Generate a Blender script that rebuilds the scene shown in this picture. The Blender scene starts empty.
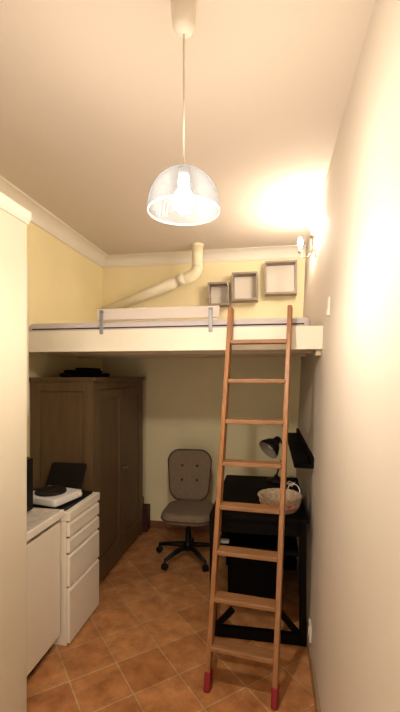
import bpy, bmesh, math, random
from mathutils import Vector, Matrix
random.seed(4)
PI = math.pi
scene = bpy.context.scene
COL = scene.collection

# ---------------------------------------------------------------- materials
def mat(name, col, rough=0.6, metal=0.0, var=0.0, vscale=6.0, bump=0.0, bscale=40.0, spec=0.5, col2=None, stretch=(1, 1, 1)):
    m = bpy.data.materials.new(name); m.use_nodes = True
    nt = m.node_tree; N = nt.nodes; L = nt.links
    b = N['Principled BSDF']
    b.inputs['Base Color'].default_value = (*col, 1)
    b.inputs['Roughness'].default_value = rough
    b.inputs['Metallic'].default_value = metal
    b.inputs['Specular IOR Level'].default_value = spec
    tc = N.new('ShaderNodeTexCoord'); mp = N.new('ShaderNodeMapping')
    mp.inputs['Scale'].default_value = stretch
    L.new(tc.outputs['Object'], mp.inputs['Vector'])
    if var or col2:
        n = N.new('ShaderNodeTexNoise'); n.inputs['Scale'].default_value = vscale; n.inputs['Detail'].default_value = 5
        L.new(mp.outputs['Vector'], n.inputs['Vector'])
        r = N.new('ShaderNodeValToRGB')
        r.color_ramp.elements[0].position = 0.3; r.color_ramp.elements[1].position = 0.7
        a = col2 if col2 else tuple(c * (1 - var) for c in col)
        z = col if col2 else tuple(min(1, c * (1 + var)) for c in col)
        r.color_ramp.elements[0].color = (*a, 1); r.color_ramp.elements[1].color = (*z, 1)
        L.new(n.outputs['Fac'], r.inputs['Fac']); L.new(r.outputs['Color'], b.inputs['Base Color'])
    if bump:
        n2 = N.new('ShaderNodeTexNoise'); n2.inputs['Scale'].default_value = bscale; n2.inputs['Detail'].default_value = 3
        L.new(mp.outputs['Vector'], n2.inputs['Vector'])
        bp = N.new('ShaderNodeBump'); bp.inputs['Strength'].default_value = bump; bp.inputs['Distance'].default_value = 0.01
        L.new(n2.outputs['Fac'], bp.inputs['Height']); L.new(bp.outputs['Normal'], b.inputs['Normal'])
    return m

def emit(name, col, strength):
    m = bpy.data.materials.new(name); m.use_nodes = True
    b = m.node_tree.nodes['Principled BSDF']
    b.inputs['Base Color'].default_value = (1, 1, 1, 1)
    b.inputs['Emission Color'].default_value = (*col, 1)
    b.inputs['Emission Strength'].default_value = strength
    return m

def plastic_shade(name, clear, tint=0.97):
    m = bpy.data.materials.new(name); m.use_nodes = True
    nt = m.node_tree; N = nt.nodes; L = nt.links
    N.remove(N['Principled BSDF'])
    out = N['Material Output']
    tr = N.new('ShaderNodeBsdfTransparent'); tr.inputs['Color'].default_value = (tint, tint, tint, 1)
    tl = N.new('ShaderNodeBsdfTranslucent'); tl.inputs['Color'].default_value = (0.93, 0.94, 0.97, 1)
    df = N.new('ShaderNodeBsdfDiffuse'); df.inputs['Color'].default_value = (0.9, 0.91, 0.95, 1)
    gl = N.new('ShaderNodeBsdfGlossy'); gl.inputs['Roughness'].default_value = 0.15
    m1 = N.new('ShaderNodeMixShader'); m1.inputs[0].default_value = 0.5
    L.new(tl.outputs[0], m1.inputs[1]); L.new(df.outputs[0], m1.inputs[2])
    m2 = N.new('ShaderNodeMixShader'); m2.inputs[0].default_value = clear
    L.new(m1.outputs[0], m2.inputs[1]); L.new(tr.outputs[0], m2.inputs[2])
    m3 = N.new('ShaderNodeMixShader'); m3.inputs[0].default_value = 0.003
    L.new(m2.outputs[0], m3.inputs[1]); L.new(gl.outputs[0], m3.inputs[2])
    L.new(m3.outputs[0], out.inputs['Surface'])
    return m

TILE_ANG, TILE_X, TILE_Y, TILE_L = 0.7205, -1.0094, 2.3010, 0.2555
def tile_mat():
    m = bpy.data.materials.new('terracotta_tiles'); m.use_nodes = True
    nt = m.node_tree; N = nt.nodes; L = nt.links; b = N['Principled BSDF']
    tc = N.new('ShaderNodeTexCoord'); mp = N.new('ShaderNodeMapping'); mp.vector_type = 'TEXTURE'
    mp.inputs['Location'].default_value = (TILE_X, TILE_Y, 0)
    mp.inputs['Rotation'].default_value = (0, 0, TILE_ANG)
    mp.inputs['Scale'].default_value = (TILE_L, TILE_L, TILE_L)
    L.new(tc.outputs['Object'], mp.inputs['Vector'])
    br = N.new('ShaderNodeTexBrick'); br.offset = 0; br.squash = 1
    for k, v in (('Scale', 1), ('Brick Width', 1), ('Row Height', 1), ('Mortar Size', 0.016), ('Mortar Smooth', 0.3), ('Bias', 0)):
        br.inputs[k].default_value = v
    br.inputs['Color1'].default_value = (0.60, 0.275, 0.108, 1)
    br.inputs['Color2'].default_value = (0.45, 0.185, 0.067, 1)
    br.inputs['Mortar'].default_value = (0.56, 0.37, 0.20, 1)
    L.new(mp.outputs['Vector'], br.inputs['Vector'])
    n = N.new('ShaderNodeTexNoise'); n.inputs['Scale'].default_value = 9; n.inputs['Detail'].default_value = 7; n.inputs['Roughness'].default_value = 0.65
    L.new(tc.outputs['Object'], n.inputs['Vector'])
    r = N.new('ShaderNodeValToRGB'); r.color_ramp.elements[0].position = 0.3; r.color_ramp.elements[1].position = 0.72
    r.color_ramp.elements[0].color = (0.60, 0.54, 0.48, 1); r.color_ramp.elements[1].color = (1.25, 1.32, 1.38, 1)
    L.new(n.outputs['Fac'], r.inputs['Fac'])
    mx = N.new('ShaderNodeMix'); mx.data_type = 'RGBA'; mx.blend_type = 'MULTIPLY'; mx.inputs['Factor'].default_value = 1
    L.new(br.outputs['Color'], mx.inputs['A']); L.new(r.outputs['Color'], mx.inputs['B'])
    L.new(mx.outputs['Result'], b.inputs['Base Color'])
    b.inputs['Roughness'].default_value = 0.42; b.inputs['Specular IOR Level'].default_value = 0.35
    inv = N.new('ShaderNodeMath'); inv.operation = 'SUBTRACT'; inv.inputs[0].default_value = 1
    L.new(br.outputs['Fac'], inv.inputs[1])
    bp = N.new('ShaderNodeBump'); bp.inputs['Strength'].default_value = 0.5; bp.inputs['Distance'].default_value = 0.004
    L.new(inv.outputs[0], bp.inputs['Height']); L.new(bp.outputs['Normal'], b.inputs['Normal'])
    return m

M = {
 'tiles': tile_mat(),
 'ceiling': mat('ceiling_paint', (0.70, 0.61, 0.515), 0.9, bump=0.08, bscale=14),
 'yellow': mat('pale_yellow_wall_paint', (0.88, 0.77, 0.45), 0.85, var=0.04, vscale=2, bump=0.1, bscale=18),
 'cream': mat('cream_wall_paint', (0.88, 0.77, 0.48), 0.85, var=0.03, vscale=2, bump=0.1, bscale=18),
 'rightwall': mat('cream_white_wall_paint', (0.65, 0.575, 0.49), 0.8, var=0.03, vscale=1.6, bump=0.15, bscale=9),
 'partition': mat('cream_gloss_paint', (0.68, 0.605, 0.465), 0.6, var=0.02, vscale=2),
 'moulding': mat('white_moulding_paint', (0.80, 0.735, 0.63), 0.8),
 'skirt': mat('terracotta_skirting', (0.22, 0.085, 0.035), 0.45, var=0.2, vscale=9),
 'skirt_grey': mat('brown_skirting_tile', (0.33, 0.22, 0.13), 0.45, var=0.12, vscale=9),
 'white_paint': mat('white_painted_board', (0.85, 0.78, 0.64), 0.55, var=0.03, vscale=3),
 'ply': mat('loft_underside_board', (0.62, 0.50, 0.33), 0.7, var=0.08, vscale=4),
 'lavender': mat('grey_lavender_fabric', (0.60, 0.545, 0.54), 0.9, bump=0.3, bscale=160),
 'guard': mat('pale_cream_guard_fabric', (0.68, 0.60, 0.55), 0.85, bump=0.25, bscale=160),
 'steel': mat('brushed_grey_metal', (0.30, 0.29, 0.30), 0.5, metal=0.4),
 'brass': mat('aged_brass_metal', (0.55, 0.44, 0.28), 0.35, metal=0.8),
 'pine': mat('varnished_pine', (0.37, 0.160, 0.047), 0.45, col2=(0.25, 0.098, 0.028), vscale=7, stretch=(9, 9, 1.0)),
 'pine_tread': mat('varnished_pine_tread', (0.34, 0.165, 0.066), 0.5, col2=(0.22, 0.098, 0.037), vscale=7, stretch=(1.0, 12, 12)),
 'red': mat('red_rubber', (0.24, 0.006, 0.012), 0.5),
 'wardrobe': mat('grey_brown_stained_wood', (0.118, 0.068, 0.029), 0.5, var=0.14, vscale=5, stretch=(6, 6, 0.7)),
 'knob': mat('bronze_knob_metal', (0.20, 0.14, 0.09), 0.3, metal=0.8),
 'white': mat('white_lacquer', (0.88, 0.81, 0.68), 0.4),
 'white_edge': mat('white_drawer_lip', (0.88, 0.83, 0.72), 0.35),
 'gap_shade': mat('painted_recess_shade', (0.05, 0.035, 0.02), 0.8),  # shade of recesses put into a dark colour
 'worktop': mat('speckled_worktop_laminate', (0.70, 0.63, 0.53), 0.4, col2=(0.52, 0.45, 0.38), vscale=24),
 'black': mat('black_lacquer', (0.005, 0.004, 0.0035), 0.65, spec=0.06),
 'black_plastic': mat('black_plastic', (0.007, 0.006, 0.006), 0.45, spec=0.25),
 'black_tray': mat('dark_brown_black_tray', (0.010, 0.006, 0.005), 0.6, spec=0.15),
 'burner': mat('cast_iron_burner', (0.016, 0.010, 0.009), 0.6, spec=0.2, bump=0.2, bscale=60),
 'enamel': mat('white_enamel', (0.80, 0.76, 0.72), 0.3),
 'fabric': mat('taupe_woven_fabric', (0.215, 0.150, 0.098), 0.95, var=0.16, vscale=90, bump=0.4, bscale=220),
 'piping': mat('dark_taupe_piping', (0.04, 0.025, 0.016), 0.8),
 'shelfbox': mat('taupe_grey_board', (0.30, 0.235, 0.185), 0.6, var=0.08, vscale=12),
 'shelfback': mat('pale_board', (0.72, 0.64, 0.54), 0.7),
 'duct': mat('cream_duct_paint', (0.86, 0.78, 0.56), 0.6),
 'duct_white': mat('white_duct_plastic', (0.84, 0.76, 0.58), 0.55),
 'rose': mat('ivory_plastic', (0.74, 0.66, 0.55), 0.5),
 'cord': mat('beige_cord', (0.75, 0.66, 0.55), 0.7),
 'plastic_white': mat('white_plastic_cover', (0.82, 0.76, 0.68), 0.4),
 'wicker': mat('whitewashed_wicker', (0.60, 0.47, 0.33), 0.8, col2=(0.34, 0.23, 0.14), vscale=60, bump=0.6, bscale=120),
 'floral': mat('red_floral_cloth', (0.62, 0.50, 0.38), 0.85, col2=(0.42, 0.05, 0.03), vscale=26),
 'bag': mat('dark_red_paper', (0.05, 0.008, 0.008), 0.7, var=0.2),
 'green': mat('olive_green_cloth', (0.13, 0.115, 0.03), 0.8),
 'darkcloth': mat('black_cloth', (0.007, 0.006, 0.005), 0.95, spec=0.1, bump=0.6, bscale=30),
 'bulb': emit('warm_lit_bulb', (1.0, 0.90, 0.755), 325.0),
 'bulb_small': emit('warm_lit_candle_bulb', (1.0, 0.90, 0.755), 175.0),
 'shade_up': plastic_shade('ribbed_translucent_plastic', 0.9905, 0.46),
 'shade_low': plastic_shade('clear_translucent_plastic', 0.97),
 'reflector': mat('grey_enamel_reflector', (0.30, 0.26, 0.22), 0.5),
}

# ---------------------------------------------------------------- mesh helpers (world coordinates)
class MB:
    def __init__(s): s.bm = bmesh.new()
    def box(s, x0, x1, y0, y1, z0, z1, bev=0.0, seg=2, mtx=None):
        t = bmesh.new(); bmesh.ops.create_cube(t, size=1)
        for v in t.verts:
            v.co = Vector(((x0 + x1) / 2 + v.co.x * (x1 - x0), (y0 + y1) / 2 + v.co.y * (y1 - y0), (z0 + z1) / 2 + v.co.z * (z1 - z0)))
        if bev: bmesh.ops.bevel(t, geom=t.edges[:], offset=bev, segments=seg, profile=0.5, affect='EDGES')
        if mtx: bmesh.ops.transform(t, matrix=mtx, verts=t.verts)
        return s.merge(t)
    def prism(s, pts, vec, bev=0.0):
        # pts: list of 3d points (planar), extruded by vec
        t = bmesh.new(); vec = Vector(vec)
        a = [t.verts.new(p) for p in pts]; b = [t.verts.new(Vector(p) + vec) for p in pts]
        n = len(pts)
        t.faces.new(a); t.faces.new(b[::-1])
        for i in range(n): t.faces.new((a[i], b[i], b[(i + 1) % n], a[(i + 1) % n]))
        bmesh.ops.recalc_face_normals(t, faces=t.faces)
        if bev: bmesh.ops.bevel(t, geom=t.edges[:], offset=bev, segments=2, profile=0.5, affect='EDGES')
        return s.merge(t)
    def tube(s, pts, r, n=14, cap=True, smooth=True):
        t = bmesh.new(); pts = [Vector(p) for p in pts]; m = len(pts)
        rr = r if isinstance(r, (list, tuple)) else [r] * m
        rings = []; up = None
        for i, p in enumerate(pts):
            d = (pts[min(i + 1, m - 1)] - pts[max(i - 1, 0)]).normalized()
            if up is None:
                up = Vector((0, 0, 1)) if abs(d.z) < 0.9 else Vector((1, 0, 0))
            u = (up - d * up.dot(d)).normalized(); w = d.cross(u); up = u
            rings.append([t.verts.new(p + (u * math.cos(2 * PI * k / n) + w * math.sin(2 * PI * k / n)) * rr[i]) for k in range(n)])
        for i in range(m - 1):
            for k in range(n):
                f = t.faces.new((rings[i][k], rings[i][(k + 1) % n], rings[i + 1][(k + 1) % n], rings[i + 1][k])); f.smooth = smooth
        if cap: t.faces.new(rings[0][::-1]); t.faces.new(rings[-1])
        bmesh.ops.recalc_face_normals(t, faces=t.faces)
        return s.merge(t)
    def lathe(s, prof, c, n=32, mtx=None, ribs=0, ribamp=0.0, smooth=True, closed=False):
        # prof: list of (r, z); c: centre
        t = bmesh.new(); rings = []
        for (r, z) in prof:
            if r < 1e-5: rings.append([t.verts.new((0, 0, z))]); continue
            ring = []
            for k in range(n):
                a = 2 * PI * k / n; q = r + (ribamp * math.cos(ribs * a) if ribs else 0)
                ring.append(t.verts.new((q * math.cos(a), q * math.sin(a), z)))
            rings.append(ring)
        for i in range(len(rings) - 1):
            A, B = rings[i], rings[i + 1]
            for k in range(n):
                k2 = (k + 1) % n
                if len(A) == 1 and len(B) == 1: continue
                if len(A) == 1: f = t.faces.new((A[0], B[k], B[k2]))
                elif len(B) == 1: f = t.faces.new((A[k], A[k2], B[0]))
                else: f = t.faces.new((A[k], A[k2], B[k2], B[k]))
                f.smooth = smooth
        bmesh.ops.recalc_face_normals(t, faces=t.faces)
        T = Matrix.Translation(Vector(c))
        if mtx is not None: T = T @ mtx
        bmesh.ops.transform(t, matrix=T, verts=t.verts)
        return s.merge(t)
    def rounded(s, cx, cy, w, d, z0, z1, rad, bev, mtx=None, n=8, sm=True, fill=False):
        # rounded rectangle slab with soft edges, local centre then mtx
        pts = []
        for (sx, sy, a0) in ((1, 1, 0), (-1, 1, PI / 2), (-1, -1, PI), (1, -1, 1.5 * PI)):
            for k in range(n + 1):
                a = a0 + PI / 2 * k / n
                pts.append((sx * (w / 2 - rad) + rad * math.cos(a), sy * (d / 2 - rad) + rad * math.sin(a)))
        t = bmesh.new(); rings = []; q = 5
        prof = []
        for k in range(q + 1):
            a = -PI / 2 + PI / 2 * k / q; prof.append((bev * (1 - math.cos(a)), z0 + bev + bev * math.sin(a)))
        for k in range(q + 1):
            a = PI / 2 * k / q; prof.append((bev * (1 - math.cos(a)), z1 - bev + bev * math.sin(a)))
        for (ins, z) in prof:
            ring = []
            for (x, y) in pts:
                L = math.hypot(x, y); fx = 1 - ins / (w / 2); fy = 1 - ins / (d / 2)
                ring.append(t.verts.new((cx + x * fx, cy + y * fy, z)))
            rings.append(ring)
        m = len(pts)
        if fill:
            for f in (0.8, 0.6, 0.4, 0.2):
                rings.append([t.verts.new((cx + (v.co.x - cx) * f, cy + (v.co.y - cy) * f, z1)) for v in rings[2 * q + 1]])
        for i in range(len(rings) - 1):
            for k in range(m):
                f = t.faces.new((rings[i][k], rings[i][(k + 1) % m], rings[i + 1][(k + 1) % m], rings[i + 1][k])); f.smooth = sm
        t.faces.new(rings[0][::-1]); t.faces.new(rings[-1])
        bmesh.ops.recalc_face_normals(t, faces=t.faces)
        if mtx is not None: bmesh.ops.transform(t, matrix=mtx, verts=t.verts)
        return s.merge(t)
    def merge(s, t):
        me = bpy.data.meshes.new('tmp'); t.to_mesh(me); t.free(); s.bm.from_mesh(me); bpy.data.meshes.remove(me); return s
    def build(s, name, m, parent=None):
        off = Vector((0, 0, 0))
        if parent is not None:
            p = parent
            while p is not None: off += p.location; p = p.parent
        if parent is not None: bmesh.ops.translate(s.bm, vec=-off, verts=s.bm.verts)
        me = bpy.data.meshes.new(name); s.bm.to_mesh(me); s.bm.free()
        me.materials.append(m)
        o = bpy.data.objects.new(name, me); COL.objects.link(o)
        if parent is not None: o.parent = parent
        return o

def tag(o, label, cat, group=None):
    o['label'] = label; o['category'] = cat
    if group: o['group'] = group
    return o
def thing(name, loc, label, cat, group=None):
    o = bpy.data.objects.new(name, None); COL.objects.link(o); o.location = loc; o.empty_display_size = 0.05
    return tag(o, label, cat, group)
def struct(name, mb, m, label=None):
    o = mb.build(name, m); o['kind'] = 'structure'
    if label: o['label'] = label
    return o

# ---------------------------------------------------------------- room
H = 2.85; XL = -1.77; YB = 4.05; YR = -1.3
def xr(z): return 0.225 + 0.043 * z         # the right wall leans slightly outwards
struct('floor', MB().box(-1.95, 0.6, YR - 0.1, YB + 0.12, -0.1, 0), M['tiles'])
struct('ceiling', MB().box(-1.95, 0.6, YR - 0.1, YB + 0.12, H, H + 0.1), M['ceiling'])
struct('wall_left', MB().box(XL - 0.12, XL, YR - 0.1, YB + 0.12, 0, H), M['yellow'])
struct('wall_back', MB().box(XL - 0.02, 0.5, YB, YB + 0.12, 0, H), M['cream'])
struct('wall_rear', MB().box(XL - 0.02, -1.15, YR - 0.12, YR, 0, H).box(0.15, 0.5, YR - 0.12, YR, 0, H).box(-1.15, 0.15, YR - 0.12, YR, 2.3, H), M['cream'])  # unseen wall; its doorway is added to let in soft fill light
struct('trim_4', MB().box(-1.16, -1.08, YR, YR + 0.02, 0, 2.3, 0.003).box(0.08, 0.16, YR, YR + 0.02, 0, 2.3, 0.003).box(-1.16, 0.16, YR, YR + 0.02, 2.3, 2.38, 0.003), M['moulding'])  # casing round the added fill-light opening
struct('wall_right', MB().prism([(xr(0), YR, 0), (xr(H), YR, H), (xr(H) + 0.12, YR, H), (xr(0) + 0.12, YR, 0)], (0, YB - YR + 0.05, 0)), M['rightwall'])
# partition (cream built-in panel) on the left with its cap moulding
struct('wall_partition', MB().box(XL, -1.12, YR, 1.705, 0, 2.305, bev=0.004), M['partition'])
struct('trim_1', MB().prism(
    [(XL, YR, 2.305), (-1.116, YR, 2.305), (-1.105, YR, 2.325), (-1.102, YR, 2.36), (-1.12, YR, 2.368), (XL, YR, 2.368)], (0, 1.712 - YR, 0)), M['moulding'])
# cove mouldings along left and back walls
def cove_profile():
    pts = [(0, 2.75), (0.012, 2.75), (0.016, 2.765)]
    for k in range(9):
        a = PI / 2 * k / 8
        pts.append((0.016 + 0.085 * (1 - math.cos(a)), 2.765 + 0.078 * math.sin(a)))
    pts += [(0.108, H), (0, H)]
    return pts
cp = cove_profile()
struct('trim_2', MB().prism([(XL + d, YR, z) for d, z in cp], (0, YB - YR, 0)), M['moulding'])
struct('trim_3', MB().prism([(XL, YB - d, z) for d, z in cp], (0.34 - XL, 0, 0)), M['moulding'])
struct('baseboard_back', MB().box(XL, xr(0), YB - 0.012, YB, 0, 0.075, bev=0.003), M['skirt'])
struct('baseboard_right', MB().prism([(xr(0), YR, 0), (xr(0) - 0.012, YR, 0), (xr(0) - 0.010, YR, 0.072), (xr(0.075), YR, 0.075)], (0, YB - 0.012 - YR, 0)), M['skirt_grey'])

# ---------------------------------------------------------------- loft bed
YF = 2.42
loft = thing('loft_bed', (-0.74, 3.2, 1.752), 'built-in loft platform with broad cream front board spanning wall to wall', 'loft bed')
MB().prism([(XL, YF, 1.752), (xr(1.752), YF, 1.752), (xr(1.888), YF, 1.888), (XL, YF, 1.888)], (0, 0.03, 0)).build('front_board', M['white_paint'], loft)
MB().box(XL, xr(1.752) - 0.001, YF + 0.03, YB, 1.80, 1.83).build('deck', M['ply'], loft)
for yy in (2.95, 3.5):
    MB().box(XL, xr(1.75) - 0.001, yy, yy + 0.045, 1.755, 1.80).build('joist', M['ply'], loft)
cl = MB().box(0.268, xr(1.715) - 0.0005, YF + 0.035, YF + 0.10, 1.716, 1.752, bev=0.003).build('support_cleat', M['ply'], loft)
cl['label'] = 'small wooden cleat under the board end'
mt = thing('mattress', (-0.66, 3.2, 1.83), 'thin grey lavender mattress lying on the loft platform behind the front board', 'mattress')
MB().rounded(-0.69, 3.20, 1.86, 1.50, 1.83, 1.948, 0.05, 0.028).build('cover', M['lavender'], mt)
MB().tube([(-1.57, 2.447, 1.905), (0.20, 2.447, 1.905)], 0.004, 8).build('piping', M['piping'], mt)
gr = thing('bed_guard_rail', (-0.71, 2.43, 1.888), 'pale padded bed guard rail held by two metal brackets on loft front board', 'guard rail')
MB().box(-1.10, -0.305, 2.428, 2.446, 1.952, 2.026, bev=0.006).build('rail_panel', M['guard'], gr)
for bx in (-1.065, -0.358):
    b = MB().box(bx - 0.012, bx + 0.012, YF - 0.006, YF, 1.862, 2.015, bev=0.002)
    b.box(bx - 0.012, bx + 0.012, YF - 0.006, 2.428, 2.0, 2.006)
    b.build('bracket', M['steel'], gr)
    MB().tube([(bx, YF - 0.010, 1.878), (bx, YF - 0.004, 1.878)], 0.007, 10).build('screw', M['steel'], gr)

# ---------------------------------------------------------------- ladder
F0, F1 = Vector((-0.312, 2.010, 0)), Vector((0.022, 1.962, 0))
T0, T1 = Vector((-0.229, 2.392, 2.0)), Vector((0.116, 2.392, 2.0))
lad = thing('loft_ladder', (-0.15, 1.98, 0), 'tall pine ladder with red rubber feet leaning on the loft front board', 'ladder')
def frame_at(p0, p1, side):
    ax = (p1 - p0).normalized(); u = (side - ax * side.dot(ax)).normalized(); w = ax.cross(u); return ax, u, w
side = (F1 - F0).normalized()
for (a, b) in ((F0, T0), (F1, T1)):
    ax, u, w = frame_at(a, b, side)
    s0 = a + ax * 0.05
    q = [s0 + u * i * 0.0125 + w * j * 0.028 for i, j in ((-1, -1), (1, -1), (1, 1), (-1, 1))]
    MB().prism(q, b - s0, bev=0.003).build('side_rail', M['pine'], lad)
    f0 = a
    q = [f0 + u * i * 0.0165 + w * j * 0.031 for i, j in ((-1, -1), (1, -1), (1, 1), (-1, 1))]
    o = MB().prism(q, ax * 0.095, bev=0.008).build('foot', M['red'], lad); o['label'] = 'red rubber foot'
for k in range(8):
    z = 0.207 + 0.2265 * k; f = z / 2.0
    a = F0.lerp(T0, f); b = F1.lerp(T1, f)
    d = (b - a).normalized(); n = Vector((-d.y, d.x, 0)).normalized(); up = Vector((0, 0, 1))
    a2 = a + d * 0.012; b2 = b - d * 0.012
    q = [a2 + n * i * 0.040 + up * j * 0.0115 for i, j in ((-1, -1), (1, -1), (1, 1), (-1, 1))]
    MB().prism(q, b2 - a2, bev=0.004).build('tread', M['pine_tread'], lad)

# ---------------------------------------------------------------- wardrobe
wx0, wx1, wy0, wy1 = XL + 0.012, -1.262, 2.718, 3.865
wd = thing('wardrobe', (-1.5, 3.3, 0), 'dark brown two-door wooden wardrobe under the loft', 'wardrobe')
def framed(mb, axis, pos, a0, a1, z0, z1, sw, th, inset, out):
    # frame-and-panel face; axis 'x': face in plane x=pos with a = y ; axis 'y': plane y=pos with a = x. out = outward sign
    def bx(a, b, c, d, t0, t1, bev=0.002):
        lo, hi = sorted((pos + out * t0, pos + out * t1))
        if axis == 'x': mb.box(lo, hi, a, b, c, d, bev)
        else: mb.box(a, b, lo, hi, c, d, bev)
    bx(a0, a0 + sw, z0, z1, 0, th); bx(a1 - sw, a1, z0, z1, 0, th)
    bx(a0 + sw, a1 - sw, z0, z0 + sw, 0, th); bx(a0 + sw, a1 - sw, z1 - sw, z1, 0, th)
    bx(a0 + sw - .001, a1 - sw + .001, z0 + sw - .001, z1 - sw + .001, 0, inset, 0)
    bx(a0 + sw + 0.022, a1 - sw - 0.022, z0 + sw + 0.022, z1 - sw - 0.022, inset - 0.001, inset + 0.003, 0.001)
body = MB().box(wx0, wx1 - 0.02, wy0 + 0.018, wy1, 0.10, 1.555)
body.box(wx0, wx1, wy0 + 0.018, wy0 + 0.05, 0.0, 1.555, 0.002).box(wx0, wx1, wy1 - 0.032, wy1, 0.0, 1.555, 0.002)
body.box(wx0, wx1, wy0 + 0.05, wy1 - 0.032, 1.49, 1.555, 0.002)
body.build('carcass', M['wardrobe'], wd)
sp = MB(); framed(sp, 'y', wy0 + 0.018, wx0, wx1, 0.0, 1.555, 0.075, 0.018, 0.006, -1); sp.build('side_panel', M['wardrobe'], wd)
MB().box(wx0, wx1 + 0.022, wy0 - 0.018, wy1 + 0.012, 1.555, 1.583, 0.004).box(wx0, wx1 + 0.010, wy0 - 0.008, wy1 + 0.006, 1.543, 1.556, 0.003).build('cornice', M['wardrobe'], wd)
MB().box(wx0 + 0.1, wx1 - 0.004, wy0 + 0.05, wy1 - 0.032, 0.03, 0.12, 0.002).build('plinth', M['wardrobe'], wd)
ym = (wy0 + wy1) / 2 + 0.009
for (a0, a1, ky) in ((wy0 + 0.053, ym - 0.002, ym - 0.03), (ym + 0.002, wy1 - 0.035, ym + 0.03)):
    d = MB(); framed(d, 'x', wx1 - 0.018, a0, a1, 0.125, 1.486, 0.072, 0.020, 0.008, 1)
    dd = d.build('door', M['wardrobe'], wd)
    MB().lathe([(0.006, 0), (0.006, 0.012), (0.014, 0.016), (0.017, 0.024), (0.012, 0.031), (0, 0.033)], (wx1 + 0.002, ky, 0.80), 16, Matrix.Rotation(PI / 2, 4, 'Y')).build('knob', M['knob'], dd)

# dark bundle on top of the wardrobe
bm_ = MB()
bm_.rounded(-1.50, 3.10, 0.26, 0.46, 1.583, 1.615, 0.05, 0.014, n=5)
bm_.rounded(-1.51, 3.08, 0.20, 0.36, 1.613, 1.640, 0.05, 0.012, Matrix.Translation((0, 0, 0)), n=5)
bm_.rounded(-1.49, 3.12, 0.15, 0.22, 1.638, 1.658, 0.04, 0.009, n=5)
tag(bm_.build('folded_cloth', M['darkcloth']), 'flat black folded cloth bundle lying on top of the brown wardrobe', 'cloth')

# paper bag between the wardrobe and the back wall
bag = thing('paper_bag', (-1.33, 3.955, 0), 'dark red bag standing between wardrobe and back wall', 'bag')
b = MB(); b.box(-1.45, -1.232, 3.905, 4.03, 0, 0.255, 0.008); b.build('body', M['bag'], bag)
MB().tube([(-1.30, 3.93, 0.25)] + [(-1.30 + 0.03 * math.cos(a) + 0.0, 3.97 - 0.035 * math.cos(a), 0.25 + 0.10 * math.sin(a)) for a in [PI * k / 8 for k in range(1, 8)]] + [(-1.30, 4.005, 0.25)], 0.006, 8).build('handle', M['green'], bag)

# ---------------------------------------------------------------- kitchen run on the left
fr = thing('under_counter_fridge', (-1.48, 1.98, 0), 'white under-counter fridge below the pale worktop', 'fridge')
MB().box(-1.755, -1.245, 1.72, 2.163, 0.03, 0.748, 0.004).build('body', M['white'], fr)
MB().box(-1.241, -1.207, 1.72, 2.163, 0.075, 0.742, 0.008).build('door', M['white'], fr)
MB().box(-1.72, -1.262, 1.725, 2.158, 0, 0.05).build('plinth', M['gap_shade'], fr)  # shadow line below the door put into its colour
wt = thing('worktop', (-1.48, 1.98, 0.765), 'pale speckled kitchen worktop over the white fridge', 'worktop')
MB().box(-1.765, -1.20, 1.715, 2.172, 0.772, 0.812, 0.002).build('slab', M['worktop'], wt)
MB().box(-1.20, -1.188, 1.715, 2.172, 0.771, 0.813, 0.003).build('edge_strip', M['white_edge'], wt)
MB().box(-1.765, -1.225, 1.725, 2.165, 0.748, 0.772).build('shade_strip', M['gap_shade'], wt)  # dark strip painted as shade between worktop and fridge
wc = thing('wall_cupboard', (-1.6, 1.98, 1.35), 'cream wall cupboard mostly hidden behind the left partition', 'cupboard')
MB().box(XL, -1.440, 1.80, 2.18, 1.35, 2.27, 0.002).build('cabinet_body', M['partition'], wc)
MB().box(-1.438, -1.420, 1.80, 2.18, 1.352, 2.268, 0.003).build('door', M['partition'], wc)
mw = thing('microwave_oven', (-1.5, 1.96, 0.812), 'black boxy microwave standing on worktop beside the partition', 'microwave')
MB().box(-1.72, -1.375, 1.80, 2.118, 0.823, 1.125, 0.006).build('body', M['black_plastic'], mw)
MB().box(-1.375, -1.352, 1.80, 2.118, 0.824, 1.122, 0.004).build('door', M['black_plastic'], mw)
for fx in (-1.69, -1.40):
    for fy in (1.83, 2.09):
        MB().lathe([(0, 0.8135), (0.012, 0.8135), (0.012, 0.8235), (0, 0.8235)], (fx, fy, 0), 10).build('foot', M['black_plastic'], mw)

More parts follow.
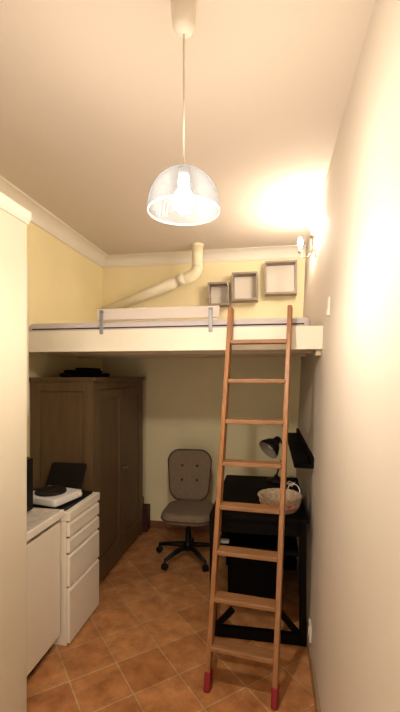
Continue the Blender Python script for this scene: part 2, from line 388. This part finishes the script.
dx1, dy0, dy1 = -1.163, 2.192, 2.615
dr = thing('drawer_unit', (-1.45, 2.4, 0), 'white four-drawer unit standing between fridge and wardrobe', 'drawer unit')
c = MB().box(-1.70, dx1 - 0.024, dy0, dy0 + 0.016, 0.0, 0.735, 0.001).box(-1.70, dx1 - 0.024, dy1 - 0.016, dy1, 0.0, 0.735, 0.001)
c.box(-1.70, -1.69, dy0, dy1, 0.0, 0.735); c.build('carcass', M['white'], dr)
MB().box(-1.70, dx1, dy0 - 0.002, dy1 + 0.002, 0.735, 0.788, 0.005).build('top', M['white'], dr)
MB().box(-1.68, dx1 - 0.030, dy0 + 0.017, dy1 - 0.017, 0.03, 0.735).build('inner_box', M['gap_shade'], dr)  # dark colour paints the shade behind the drawer seams
zs = [0.728, 0.632, 0.537, 0.337, 0.004]
for i in range(4):
    z1, z0 = zs[i], zs[i + 1] + 0.012
    # front with a slanted bevelled lip along its top edge
    pts = [(dx1 - 0.022, dy0, z0), (dx1, dy0, z0), (dx1, dy0, z1 - 0.016), (dx1 - 0.016, dy0, z1 - 0.003), (dx1 - 0.022, dy0, z1 - 0.003)]
    o = MB().prism(pts, (0, dy1 - dy0 - 0.012, 0), bev=0.0015).build('drawer', M['white'], dr)
    MB().prism([(dx1 + 0.0008, dy0 + 0.001, z1 - 0.018), (dx1 + 0.0008, dy0 + 0.001, z1 - 0.0155), (dx1 - 0.0155, dy0 + 0.001, z1 - 0.0018), (dx1 - 0.0175, dy0 + 0.001, z1 - 0.0030)], (0, dy1 - dy0 - 0.014, 0)).build('finger_lip', M['white_edge'], o)

mat_ = tag(MB().rounded(-1.43, 2.40, 0.46, 0.40, 0.788, 0.797, 0.03, 0.003, n=5).build('hob_mat', M['black_plastic']), 'black mat lying on the white drawer unit beneath the hot plate', 'mat')
hp = thing('hot_plate', (-1.37, 2.32, 0.797), 'white electric hot plate with one dark round burner', 'hot plate')
R = Matrix.Translation((-1.365, 2.345, 0)) @ Matrix.Rotation(math.radians(-13), 4, 'Z')
MB().rounded(0, 0, 0.275, 0.25, 0.809, 0.855, 0.018, 0.008, R, n=5).build('body', M['enamel'], hp)
for fx in (-0.1, 0.1):
    for fy in (-0.09, 0.09):
        MB().box(fx - 0.012, fx + 0.012, fy - 0.012, fy + 0.012, 0.797, 0.811, 0.002, 2, R).build('foot', M['black_plastic'], hp)
MB().lathe([(0, 0.853), (0.093, 0.853), (0.096, 0.858), (0.094, 0.871), (0.086, 0.875), (0.03, 0.874), (0.027, 0.871), (0, 0.871)], (-1.372, 2.340, 0), 40).build('burner', M['burner'], hp)
MB().lathe([(0.0, 0), (0.016, 0), (0.014, 0.014), (0, 0.015)], tuple(R @ Vector((0.137, 0.092, 0.832))), 16, Matrix.Rotation(math.radians(-13), 4, 'Z') @ Matrix.Rotation(PI / 2, 4, 'Y')).build('dial', M['plastic_white'], hp)
tr = MB(); A = math.radians(-31)
RT = Matrix.Translation((-1.43, 2.590, 0.7915)) @ Matrix.Rotation(A, 4, 'X')
tr.rounded(0, 0, 0.27, 0.200, -0.005, 0.005, 0.018, 0.003, RT @ Matrix.Translation((0, 0.0, 0.100)) @ Matrix.Rotation(PI / 2, 4, 'X'), n=5)
tag(tr.build('tray', M['black_tray']), 'dark brown-black tray leaning against wardrobe side behind the hot plate', 'tray')

# ---------------------------------------------------------------- swivel chair
cx, cy = -0.705, 3.43
ch = thing('office_chair', (cx, cy, 0), 'taupe fabric swivel chair with buttoned back and black star base', 'chair')
for k in range(5):
    a = math.radians(-121 + 72 * k); ux, uy = math.cos(a), math.sin(a)
    MB().tube([(cx + ux * 0.02, cy + uy * 0.02, 0.115), (cx + ux * 0.16, cy + uy * 0.16, 0.10), (cx + ux * 0.285, cy + uy * 0.285, 0.075)], [0.024, 0.020, 0.014], 10).build('base_arm', M['black_plastic'], ch)
    px, py = cx + ux * 0.285, cy + uy * 0.285
    w = MB()
    for s in (-1, 1):
        ctr = Vector((px, py, 0.027)) + Vector((-uy, ux, 0)) * s * 0.012
        w.lathe([(0, -0.009), (0.022, -0.009), (0.027, -0.005), (0.027, 0.005), (0.022, 0.009), (0, 0.009)], tuple(ctr), 20, Matrix.Rotation(a, 4, 'Z') @ Matrix.Rotation(PI / 2, 4, 'X'))
    w.tube([(px, py, 0.027), (px, py, 0.078)], 0.008, 8)
    w.build('caster', M['black_plastic'], ch)
MB().lathe([(0, 0.075), (0.04, 0.075), (0.042, 0.13), (0.027, 0.14), (0.025, 0.26), (0.016, 0.265), (0.016, 0.36), (0, 0.36)], (cx, cy, 0), 20).build('gas_column', M['black_plastic'], ch)
st = MB(); st.rounded(-0.683, 3.37, 0.435, 0.45, 0.375, 0.465, 0.13, 0.036, n=8)
seat = st.build('seat', M['fabric'], ch)
def rr_loop(x0, y0, w, d, rad, z, n=8):
    pts = []
    for (sx, sy, a0) in ((1, 1, 0), (-1, 1, PI / 2), (-1, -1, PI), (1, -1, 1.5 * PI)):
        for k in range(n + 1):
            a = a0 + PI / 2 * k / n
            pts.append(Vector((x0 + sx * (w / 2 - rad) + rad * math.cos(a), y0 + sy * (d / 2 - rad) + rad * math.sin(a), z)))
    return pts + [pts[0]]
MB().tube(rr_loop(-0.683, 3.37, 0.437, 0.452, 0.13, 0.412), 0.005, 6).build('piping', M['piping'], seat)
MB().rounded(-0.69, 3.40, 0.26, 0.26, 0.355, 0.378, 0.04, 0.006, n=4).build('seat_pan', M['black_plastic'], ch)
# backrest: rounded, narrower at the bottom, tilted back, slightly concave
BW, BH = 0.405, 0.455
RB = Matrix.Translation((-0.728, 3.60, 0.453)) @ Matrix.Rotation(math.radians(-8), 4, 'X') @ Matrix.Translation((0, 0, BH / 2)) @ Matrix.Rotation(PI / 2, 4, 'X')
def shape_back(mb):
    for v in mb.bm.verts:
        t = max(0.0, min(1.0, (v.co.z - 0.455) / 0.45))
        f = 0.84 + 0.16 * min(1, t * 1.6)
        v.co.x = -0.728 + (v.co.x + 0.728) * f
        v.co.y -= 0.6 * (v.co.x + 0.728) ** 2
    return mb
bk = shape_back(MB().rounded(0, 0, BW, BH, -0.028, 0.028, 0.105, 0.024, RB, n=10, fill=True)).build('backrest', M['fabric'], ch)
lp = MB().tube([RB @ p for p in rr_loop(0, 0, BW + 0.002, BH + 0.002, 0.105, 0.016, 10)], 0.005, 6); shape_back(lp).build('piping', M['piping'], bk)
for bx in (-0.07, 0.07):
    for bz in (0.085, -0.045):
        p = RB @ Vector((bx, bz, 0.031))
        MB().lathe([(0, -0.004), (0.013, -0.004), (0.012, 0.003), (0, 0.005)], tuple(p), 12, Matrix.Rotation(PI / 2, 4, 'X')).build('button', M['piping'], bk)
MB().tube([(-0.715, 3.44, 0.365), (-0.725, 3.60, 0.365), (-0.728, 3.655, 0.40), (-0.728, 3.668, 0.55), (-0.728, 3.675, 0.64)], 0.016, 10).build('back_bar', M['black_plastic'], ch)

# ---------------------------------------------------------------- desk and what stands on it
ex0, ex1, ey0, ey1 = -0.365, 0.212, 2.415, 3.40
dk = thing('desk', (-0.06, 2.9, 0), 'black desk with end frames standing along the right wall', 'desk')
MB().box(ex0, ex1 + 0.012, ey0, ey1, 0.725, 0.75, 0.003).build('desktop', M['black'], dk)
for lx in (ex0, ex1 - 0.04):
    for ly in (ey0 + 0.01, ey1 - 0.05):
        MB().box(lx, lx + 0.04, ly, ly + 0.04, 0, 0.725, 0.003).build('leg', M['black'], dk)
for ly in (ey0 + 0.012, ey1 - 0.048):
    MB().box(ex0 + 0.04, ex1 - 0.04, ly, ly + 0.036, 0.0, 0.062, 0.003).build('bottom_rail', M['black'], dk)
    MB().box(ex0 + 0.04, ex1 - 0.04, ly + 0.006, ly + 0.03, 0.64, 0.725, 0.002).build('top_rail', M['black'], dk)
MB().box(0.042, 0.074, ey0 + 0.014, ey0 + 0.046, 0.16, 0.64, 0.003).build('upright', M['black'], dk)
for (xa, za, xb, zb) in ((ex0 + 0.03, 0.045, ex0 + 0.14, 0.165), (0.178, 0.045, 0.052, 0.185)):
    v = Vector((xb - xa, 0, zb - za)); n = Vector((-v.z, 0, v.x)).normalized() * 0.016; a = Vector((xa, ey0 + 0.018, za))
    MB().prism([a - n, a + n, a + n + v, a - n + v], (0, 0.028, 0)).build('brace', M['black'], dk)
MB().box(ex0 + 0.04, ex1 - 0.04, ey0 + 0.06, ey1 - 0.06, 0.505, 0.525, 0.002).build('shelf', M['black'], dk)
MB().box(ex0 + 0.02, ex1 - 0.02, ey1 - 0.026, ey1 - 0.012, 0.062, 0.64, 0.001).build('back_panel', M['black'], dk)
for lx in (ex0 + 0.008, ex1 - 0.032):
    MB().box(lx, lx + 0.024, ey0 + 0.05, ey1 - 0.05, 0.64, 0.725, 0.002).build('side_rail', M['black'], dk)
# deep drawer box hanging under the shelf
tag(MB().rounded(-0.285, 2.56, 0.055, 0.04, 0.525, 0.543, 0.008, 0.004, n=4).build('power_adapter', M['plastic_white']), 'small white adapter lying on the shelf under the black desk', 'adapter')
cr = thing('storage_crate', (-0.12, 2.95, 0), 'black storage crate on the floor under the black desk', 'crate')
k = MB(); X0, X1, Y0, Y1 = -0.29, 0.07, 2.78, 3.25
k.box(X0, X1, Y0, Y1, 0.005, 0.02).box(X0, X1, Y0, Y0 + 0.012, 0.005, 0.42, 0.002).box(X0, X1, Y1 - 0.012, Y1, 0.005, 0.42, 0.002).box(X0, X0 + 0.012, Y0, Y1, 0.005, 0.42, 0.002).box(X1 - 0.012, X1, Y0, Y1, 0.005, 0.42, 0.002)
k.box(X0 + .01, X1 - .01, Y0 + .01, Y1 - .01, 0, 0.006)
k.build('body', M['black'], cr)
MB().box(X0 - 0.008, X1 + 0.008, Y0 - 0.008, Y1 + 0.008, 0.42, 0.445, 0.004).build('lid', M['black'], cr)

bs = thing('wicker_basket', (0.062, 2.575, 0.75), 'round whitewashed basket with red floral band at front of the desk', 'basket')
prof = [(0, 0.752), (0.098, 0.752), (0.105, 0.756)] + [(0.105 + 0.031 * t, 0.756 + 0.085 * t) for t in (0.2, 0.4, 0.6, 0.8, 1)] + [(0.128, 0.842)] + [(0.128 - 0.029 * t, 0.842 - 0.078 * t) for t in (0.25, 0.5, 0.75, 1)] + [(0, 0.763)]
MB().lathe(prof, (0.062, 2.575, 0), 64, ribs=32, ribamp=0.0016).build('body', M['wicker'], bs)
MB().lathe([(0.1165, 0.777), (0.119, 0.777), (0.1300, 0.812), (0.1265, 0.812)], (0.062, 2.575, 0), 64).build('floral_band', M['floral'], bs)
MB().tube([(0.062 + 0.134 * math.cos(t), 2.575 + 0.134 * math.sin(t), 0.842 + 0.002 * math.sin(24 * t)) for t in [2 * PI * i / 64 for i in range(65)]], 0.006, 8).build('rim', M['wicker'], bs)
for a in (0.75,):
    pts = []
    for i in range(11):
        t = PI * i / 10
        b_ = a + 0.42 * math.cos(t)
        pts.append((0.062 + 0.134 * math.cos(b_), 2.575 + 0.134 * math.sin(b_), 0.842 + 0.048 * math.sin(t)))
    MB().tube(pts, 0.0035, 8).build('handle', M['enamel'], bs)

lm = thing('desk_lamp', (0.05, 3.27, 0.75), 'black jointed desk lamp standing at the far end of the desk', 'lamp')
MB().lathe([(0, 0.75), (0.075, 0.75), (0.078, 0.757), (0.06, 0.772), (0.02, 0.778), (0.012, 0.80), (0, 0.80)], (0.05, 3.27, 0), 32).build('base', M['black_plastic'], lm)
MB().tube([(0.05, 3.27, 0.79), (0.122, 3.28, 1.0)], 0.007, 8).build('lower_arm', M['black_plastic'], lm)
MB().tube([(0.108, 3.28, 1.0), (0.136, 3.28, 1.0)], 0.013, 12).build('joint', M['black_plastic'], lm)
MB().tube([(0.122, 3.275, 1.0), (0.078, 3.16, 1.098)], 0.007, 8).build('upper_arm', M['black_plastic'], lm)
D = Vector((-0.62, -0.52, -0.58)).normalized(); apex = Vector((0.063, 3.15, 1.105))
Q = D.to_track_quat('Z', 'Y').to_matrix().to_4x4()
sh = MB().lathe([(0, -0.012), (0.020, -0.010), (0.027, 0.0), (0.032, 0.032), (0.058, 0.062), (0.080, 0.105), (0.083, 0.128), (0.081, 0.128)], tuple(apex), 36, Q).build('lamp_shade', M['black_plastic'], lm)
MB().lathe([(0.079, 0.127), (0.077, 0.106), (0.055, 0.066), (0.03, 0.04), (0, 0.04)], tuple(apex), 36, Q).build('reflector', M['reflector'], sh)
MB().lathe([(0, 0.04), (0.012, 0.045), (0.026, 0.075), (0.022, 0.098), (0, 0.108)], tuple(apex), 20, Q).build('bulb', M['enamel'], sh)
cb = MB().tube([(0.125, 3.19, 0.753), (0.165, 3.12, 0.753), (0.19, 3.2, 0.754), (0.15, 3.25, 0.757), (0.13, 3.18, 0.760), (0.17, 3.14, 0.765), (0.20, 3.25, 0.754)], 0.004, 8)
tag(cb.build('cable', M['plastic_white']), 'pale loose cable coiled on the desk beside the lamp base', 'cable')

# black floating shelf on the right wall
fs = thing('floating_shelf', (0.2, 3.25, 1.03), 'black floating shelf on the right wall above the desk', 'shelf')
MB().prism([(0.150, 2.57, 1.018), (xr(1.018) - 0.001, 2.57, 1.018), (xr(1.042) - 0.001, 2.57, 1.042), (0.150, 2.57, 1.042)], (0, 1.40, 0)).build('board', M['black'], fs)
MB().prism([(xr(1.042) - 0.02, 2.57, 1.042), (xr(1.042) - 0.001, 2.57, 1.042), (xr(1.085) - 0.001, 2.57, 1.085), (xr(1.085) - 0.02, 2.57, 1.085)], (0, 1.40, 0)).build('wall_lip', M['black'], fs)

# ---------------------------------------------------------------- three cube shelves on the back wall
def cube_shelf(x0, x1, z0, z1, label):
    t = thing('cube_shelf', ((x0 + x1) / 2, YB, z0), label, 'wall shelf', 'square box shelves on the back wall')
    y0, y1, w = 3.92, YB - 0.001, 0.017
    f = MB().box(x0, x1, y0, y1, z0, z0 + w, 0.001).box(x0, x1, y0, y1, z1 - w, z1, 0.001)
    f.box(x0, x0 + w, y0, y1, z0 + w, z1 - w, 0.001).box(x1 - w, x1, y0, y1, z0 + w, z1 - w, 0.001)
    f.build('frame', M['shelfbox'], t)
    MB().box(x0 + w, x1 - w, y1 - 0.008, y1, z0 + w, z1 - w).build('back_board', M['shelfback'], t)
cube_shelf(-0.610, -0.395, 2.290, 2.518, 'smallest square grey box shelf, left and lowest of three on back wall')
cube_shelf(-0.370, -0.115, 2.330, 2.607, 'middle-sized square grey box shelf between two others on back wall')
cube_shelf(-0.050, 0.255, 2.382, 2.700, 'largest square grey box shelf, right and highest of three on back wall')

# ---------------------------------------------------------------- vent duct in the back corner
vd = thing('vent_duct', (-0.70, 3.78, 2.58), 'cream ventilation duct bending from ceiling down across the back wall', 'duct')
A0 = Vector((-0.705, 3.775, 2.570)); A1 = Vector((-1.715, 3.95, 2.26))
MB().tube([(-0.685, 3.775, 2.85), (-0.685, 3.775, 2.625)], 0.055, 20).build('vertical_pipe', M['duct'], vd)
el = []
for i in range(13):
    t = i / 12; p0, p1, p2 = Vector((-0.685, 3.775, 2.64)), Vector((-0.690, 3.775, 2.555)), A0.lerp(A1, 0.11)
    el.append(p0 * (1 - t) ** 2 + p1 * 2 * t * (1 - t) + p2 * t * t)
MB().tube(el, [0.056 + (0.004 if i % 2 else 0) for i in range(13)], 20).build('flexible_elbow', M['duct'], vd)
MB().tube([A0.lerp(A1, 0.10), A1], 0.050, 20).build('sloping_pipe', M['duct_white'], vd)
MB().tube([A0.lerp(A1, 0.10), A0.lerp(A1, 0.17)], 0.060, 20).build('collar', M['duct_white'], vd)
MB().tube([(-0.685, 3.775, 2.85), (-0.685, 3.775, 2.83)], 0.062, 20).build('ceiling_collar', M['duct'], vd)

# ---------------------------------------------------------------- pendant lamp
PX, PY = -0.283, 1.304
pl = thing('pendant_lamp', (PX, PY, 2.85), 'ceiling pendant lamp with ribbed translucent dome shade', 'pendant lamp')
MB().lathe([(0, 2.850), (0.041, 2.850), (0.043, 2.842), (0.041, 2.80), (0.037, 2.762), (0.028, 2.742), (0.010, 2.735), (0, 2.735)], (PX, PY, 0), 28).build('ceiling_rose', M['rose'], pl)
MB().tube([(PX, PY, 2.75), (PX, PY, 2.285)], 0.0035, 8).build('cord', M['cord'], pl)
up = []
for k in range(17):
    a = math.radians(94) * k / 16
    up.append((max(0.1195 * math.sin(a), 0.012), 2.157 + 0.130 * math.cos(a)))
sh = MB().lathe(up, (PX, PY, 0), 288, ribs=48, ribamp=0.0014).build('shade', M['shade_up'], pl)
MB().lathe([(0.1180, 2.149), (0.1205, 2.147), (0.1205, 2.142), (0.1180, 2.141), (0.1172, 2.145), (0.1180, 2.149)], (PX, PY, 0), 96).build('rim', M['shade_low'], sh)
MB().tube([(PX, PY, 2.295), (PX, PY, 2.238)], [0.016, 0.019], 16).build('socket', M['plastic_white'], pl)
MB().lathe([(0, 2.140), (0.016, 2.144), (0.030, 2.158), (0.034, 2.178), (0.029, 2.199), (0.018, 2.218), (0.013, 2.236), (0, 2.237)], (PX, PY, 0), 24).build('bulb', M['bulb'], pl)

# ---------------------------------------------------------------- wall sconce
SY, SZ = 3.02, 2.53
sx = xr(SZ)
sc = thing('wall_sconce', (sx, SY, SZ), 'two-arm brass wall sconce with lit bulbs high on right wall', 'wall lamp')
MB().box(sx - 0.014, sx + 0.0005, SY - 0.022, SY + 0.022, SZ - 0.065, SZ + 0.065, 0.004).build('wall_plate', M['brass'], sc)
for (bx, by) in ((0.232, 3.20), (0.290, 2.86)):
    MB().tube([(sx - 0.01, SY, SZ - 0.01), (sx - 0.05, (SY * 2 + by) / 3, SZ - 0.05), (bx + 0.01, (SY + 2 * by) / 3, SZ - 0.035), (bx, by, SZ + 0.02)], 0.006, 8).build('arm', M['brass'], sc)
    MB().lathe([(0, 0), (0.016, 0.004), (0.020, 0.022), (0.012, 0.026), (0.012, 0.055), (0, 0.056)], (bx, by, SZ + 0.015), 18).build('candle_holder', M['brass'], sc)
    MB().lathe([(0, 0), (0.010, 0.001), (0.018, 0.018), (0.020, 0.032), (0.014, 0.052), (0.005, 0.068), (0, 0.070)], (bx, by, SZ + 0.072), 18).build('bulb', M['bulb_small'], sc)

# ---------------------------------------------------------------- small fittings
sw = thing('light_switch', (xr(1.96), 2.19, 1.94), 'small white switch on right wall near the loft end', 'switch')
RW = Matrix.Translation((xr(1.96), 2.19, 1.96)) @ Matrix.Rotation(math.radians(2.46), 4, 'Y')
MB().box(-0.010, 0.0, -0.022, 0.022, -0.05, 0.05, 0.003, 2, RW).build('cover', M['plastic_white'], sw)
MB().box(-0.016, -0.009, -0.010, 0.010, -0.048, -0.018, 0.002, 2, RW).build('toggle', M['cord'], sw)
so = thing('wall_socket', (xr(0.13), 2.38, 0.09), 'white wall socket low on right wall beside the desk leg', 'socket')
RW = Matrix.Translation((xr(0.135), 2.365, 0.135)) @ Matrix.Rotation(math.radians(2.46), 4, 'Y')
MB().box(-0.011, 0.0, -0.04, 0.04, -0.045, 0.045, 0.003, 2, RW).build('cover', M['plastic_white'], so)
MB().lathe([(0.026, 0), (0.026, 0.003), (0.020, 0.003), (0.019, -0.001), (0, -0.001)], tuple(RW @ Vector((-0.011, 0, 0))), 20, Matrix.Rotation(-PI / 2, 4, 'Y')).build('socket_ring', M['plastic_white'], so)

# ---------------------------------------------------------------- camera, world, view
cd = bpy.data.cameras.new('camera'); cam = bpy.data.objects.new('camera', cd); COL.objects.link(cam)
cam.location = (0, 0, 1.6); cam.rotation_euler = (PI / 2, 0, math.atan(70 / 400))
cd.sensor_fit = 'HORIZONTAL'; cd.sensor_width = 36; cd.lens = 36.0; cd.shift_y = 19 / 400; cd.clip_start = 0.02
scene.camera = cam
w = bpy.data.worlds.new('world'); scene.world = w; w.use_nodes = True
w.node_tree.nodes['Background'].inputs['Color'].default_value = (1.0, 0.89, 0.76, 1)
w.node_tree.nodes['Background'].inputs['Strength'].default_value = 1.0  # warm fill light entering by the added rear opening
pd = bpy.data.lights.new('fill_opening_portal', 'AREA'); pd.shape = 'RECTANGLE'; pd.size = 1.3; pd.size_y = 2.3; pd.cycles.is_portal = True  # samples the fill light at the added, unseen rear opening
po = bpy.data.objects.new('fill_opening_portal', pd); COL.objects.link(po); po.location = (-0.5, YR - 0.06, 1.15); po.rotation_euler = (PI / 2, 0, 0)
scene.view_settings.view_transform = 'Standard'; scene.view_settings.look = 'None'
scene.view_settings.gamma = 1; scene.view_settings.use_curve_mapping = False
scene.view_settings.exposure = 1.55
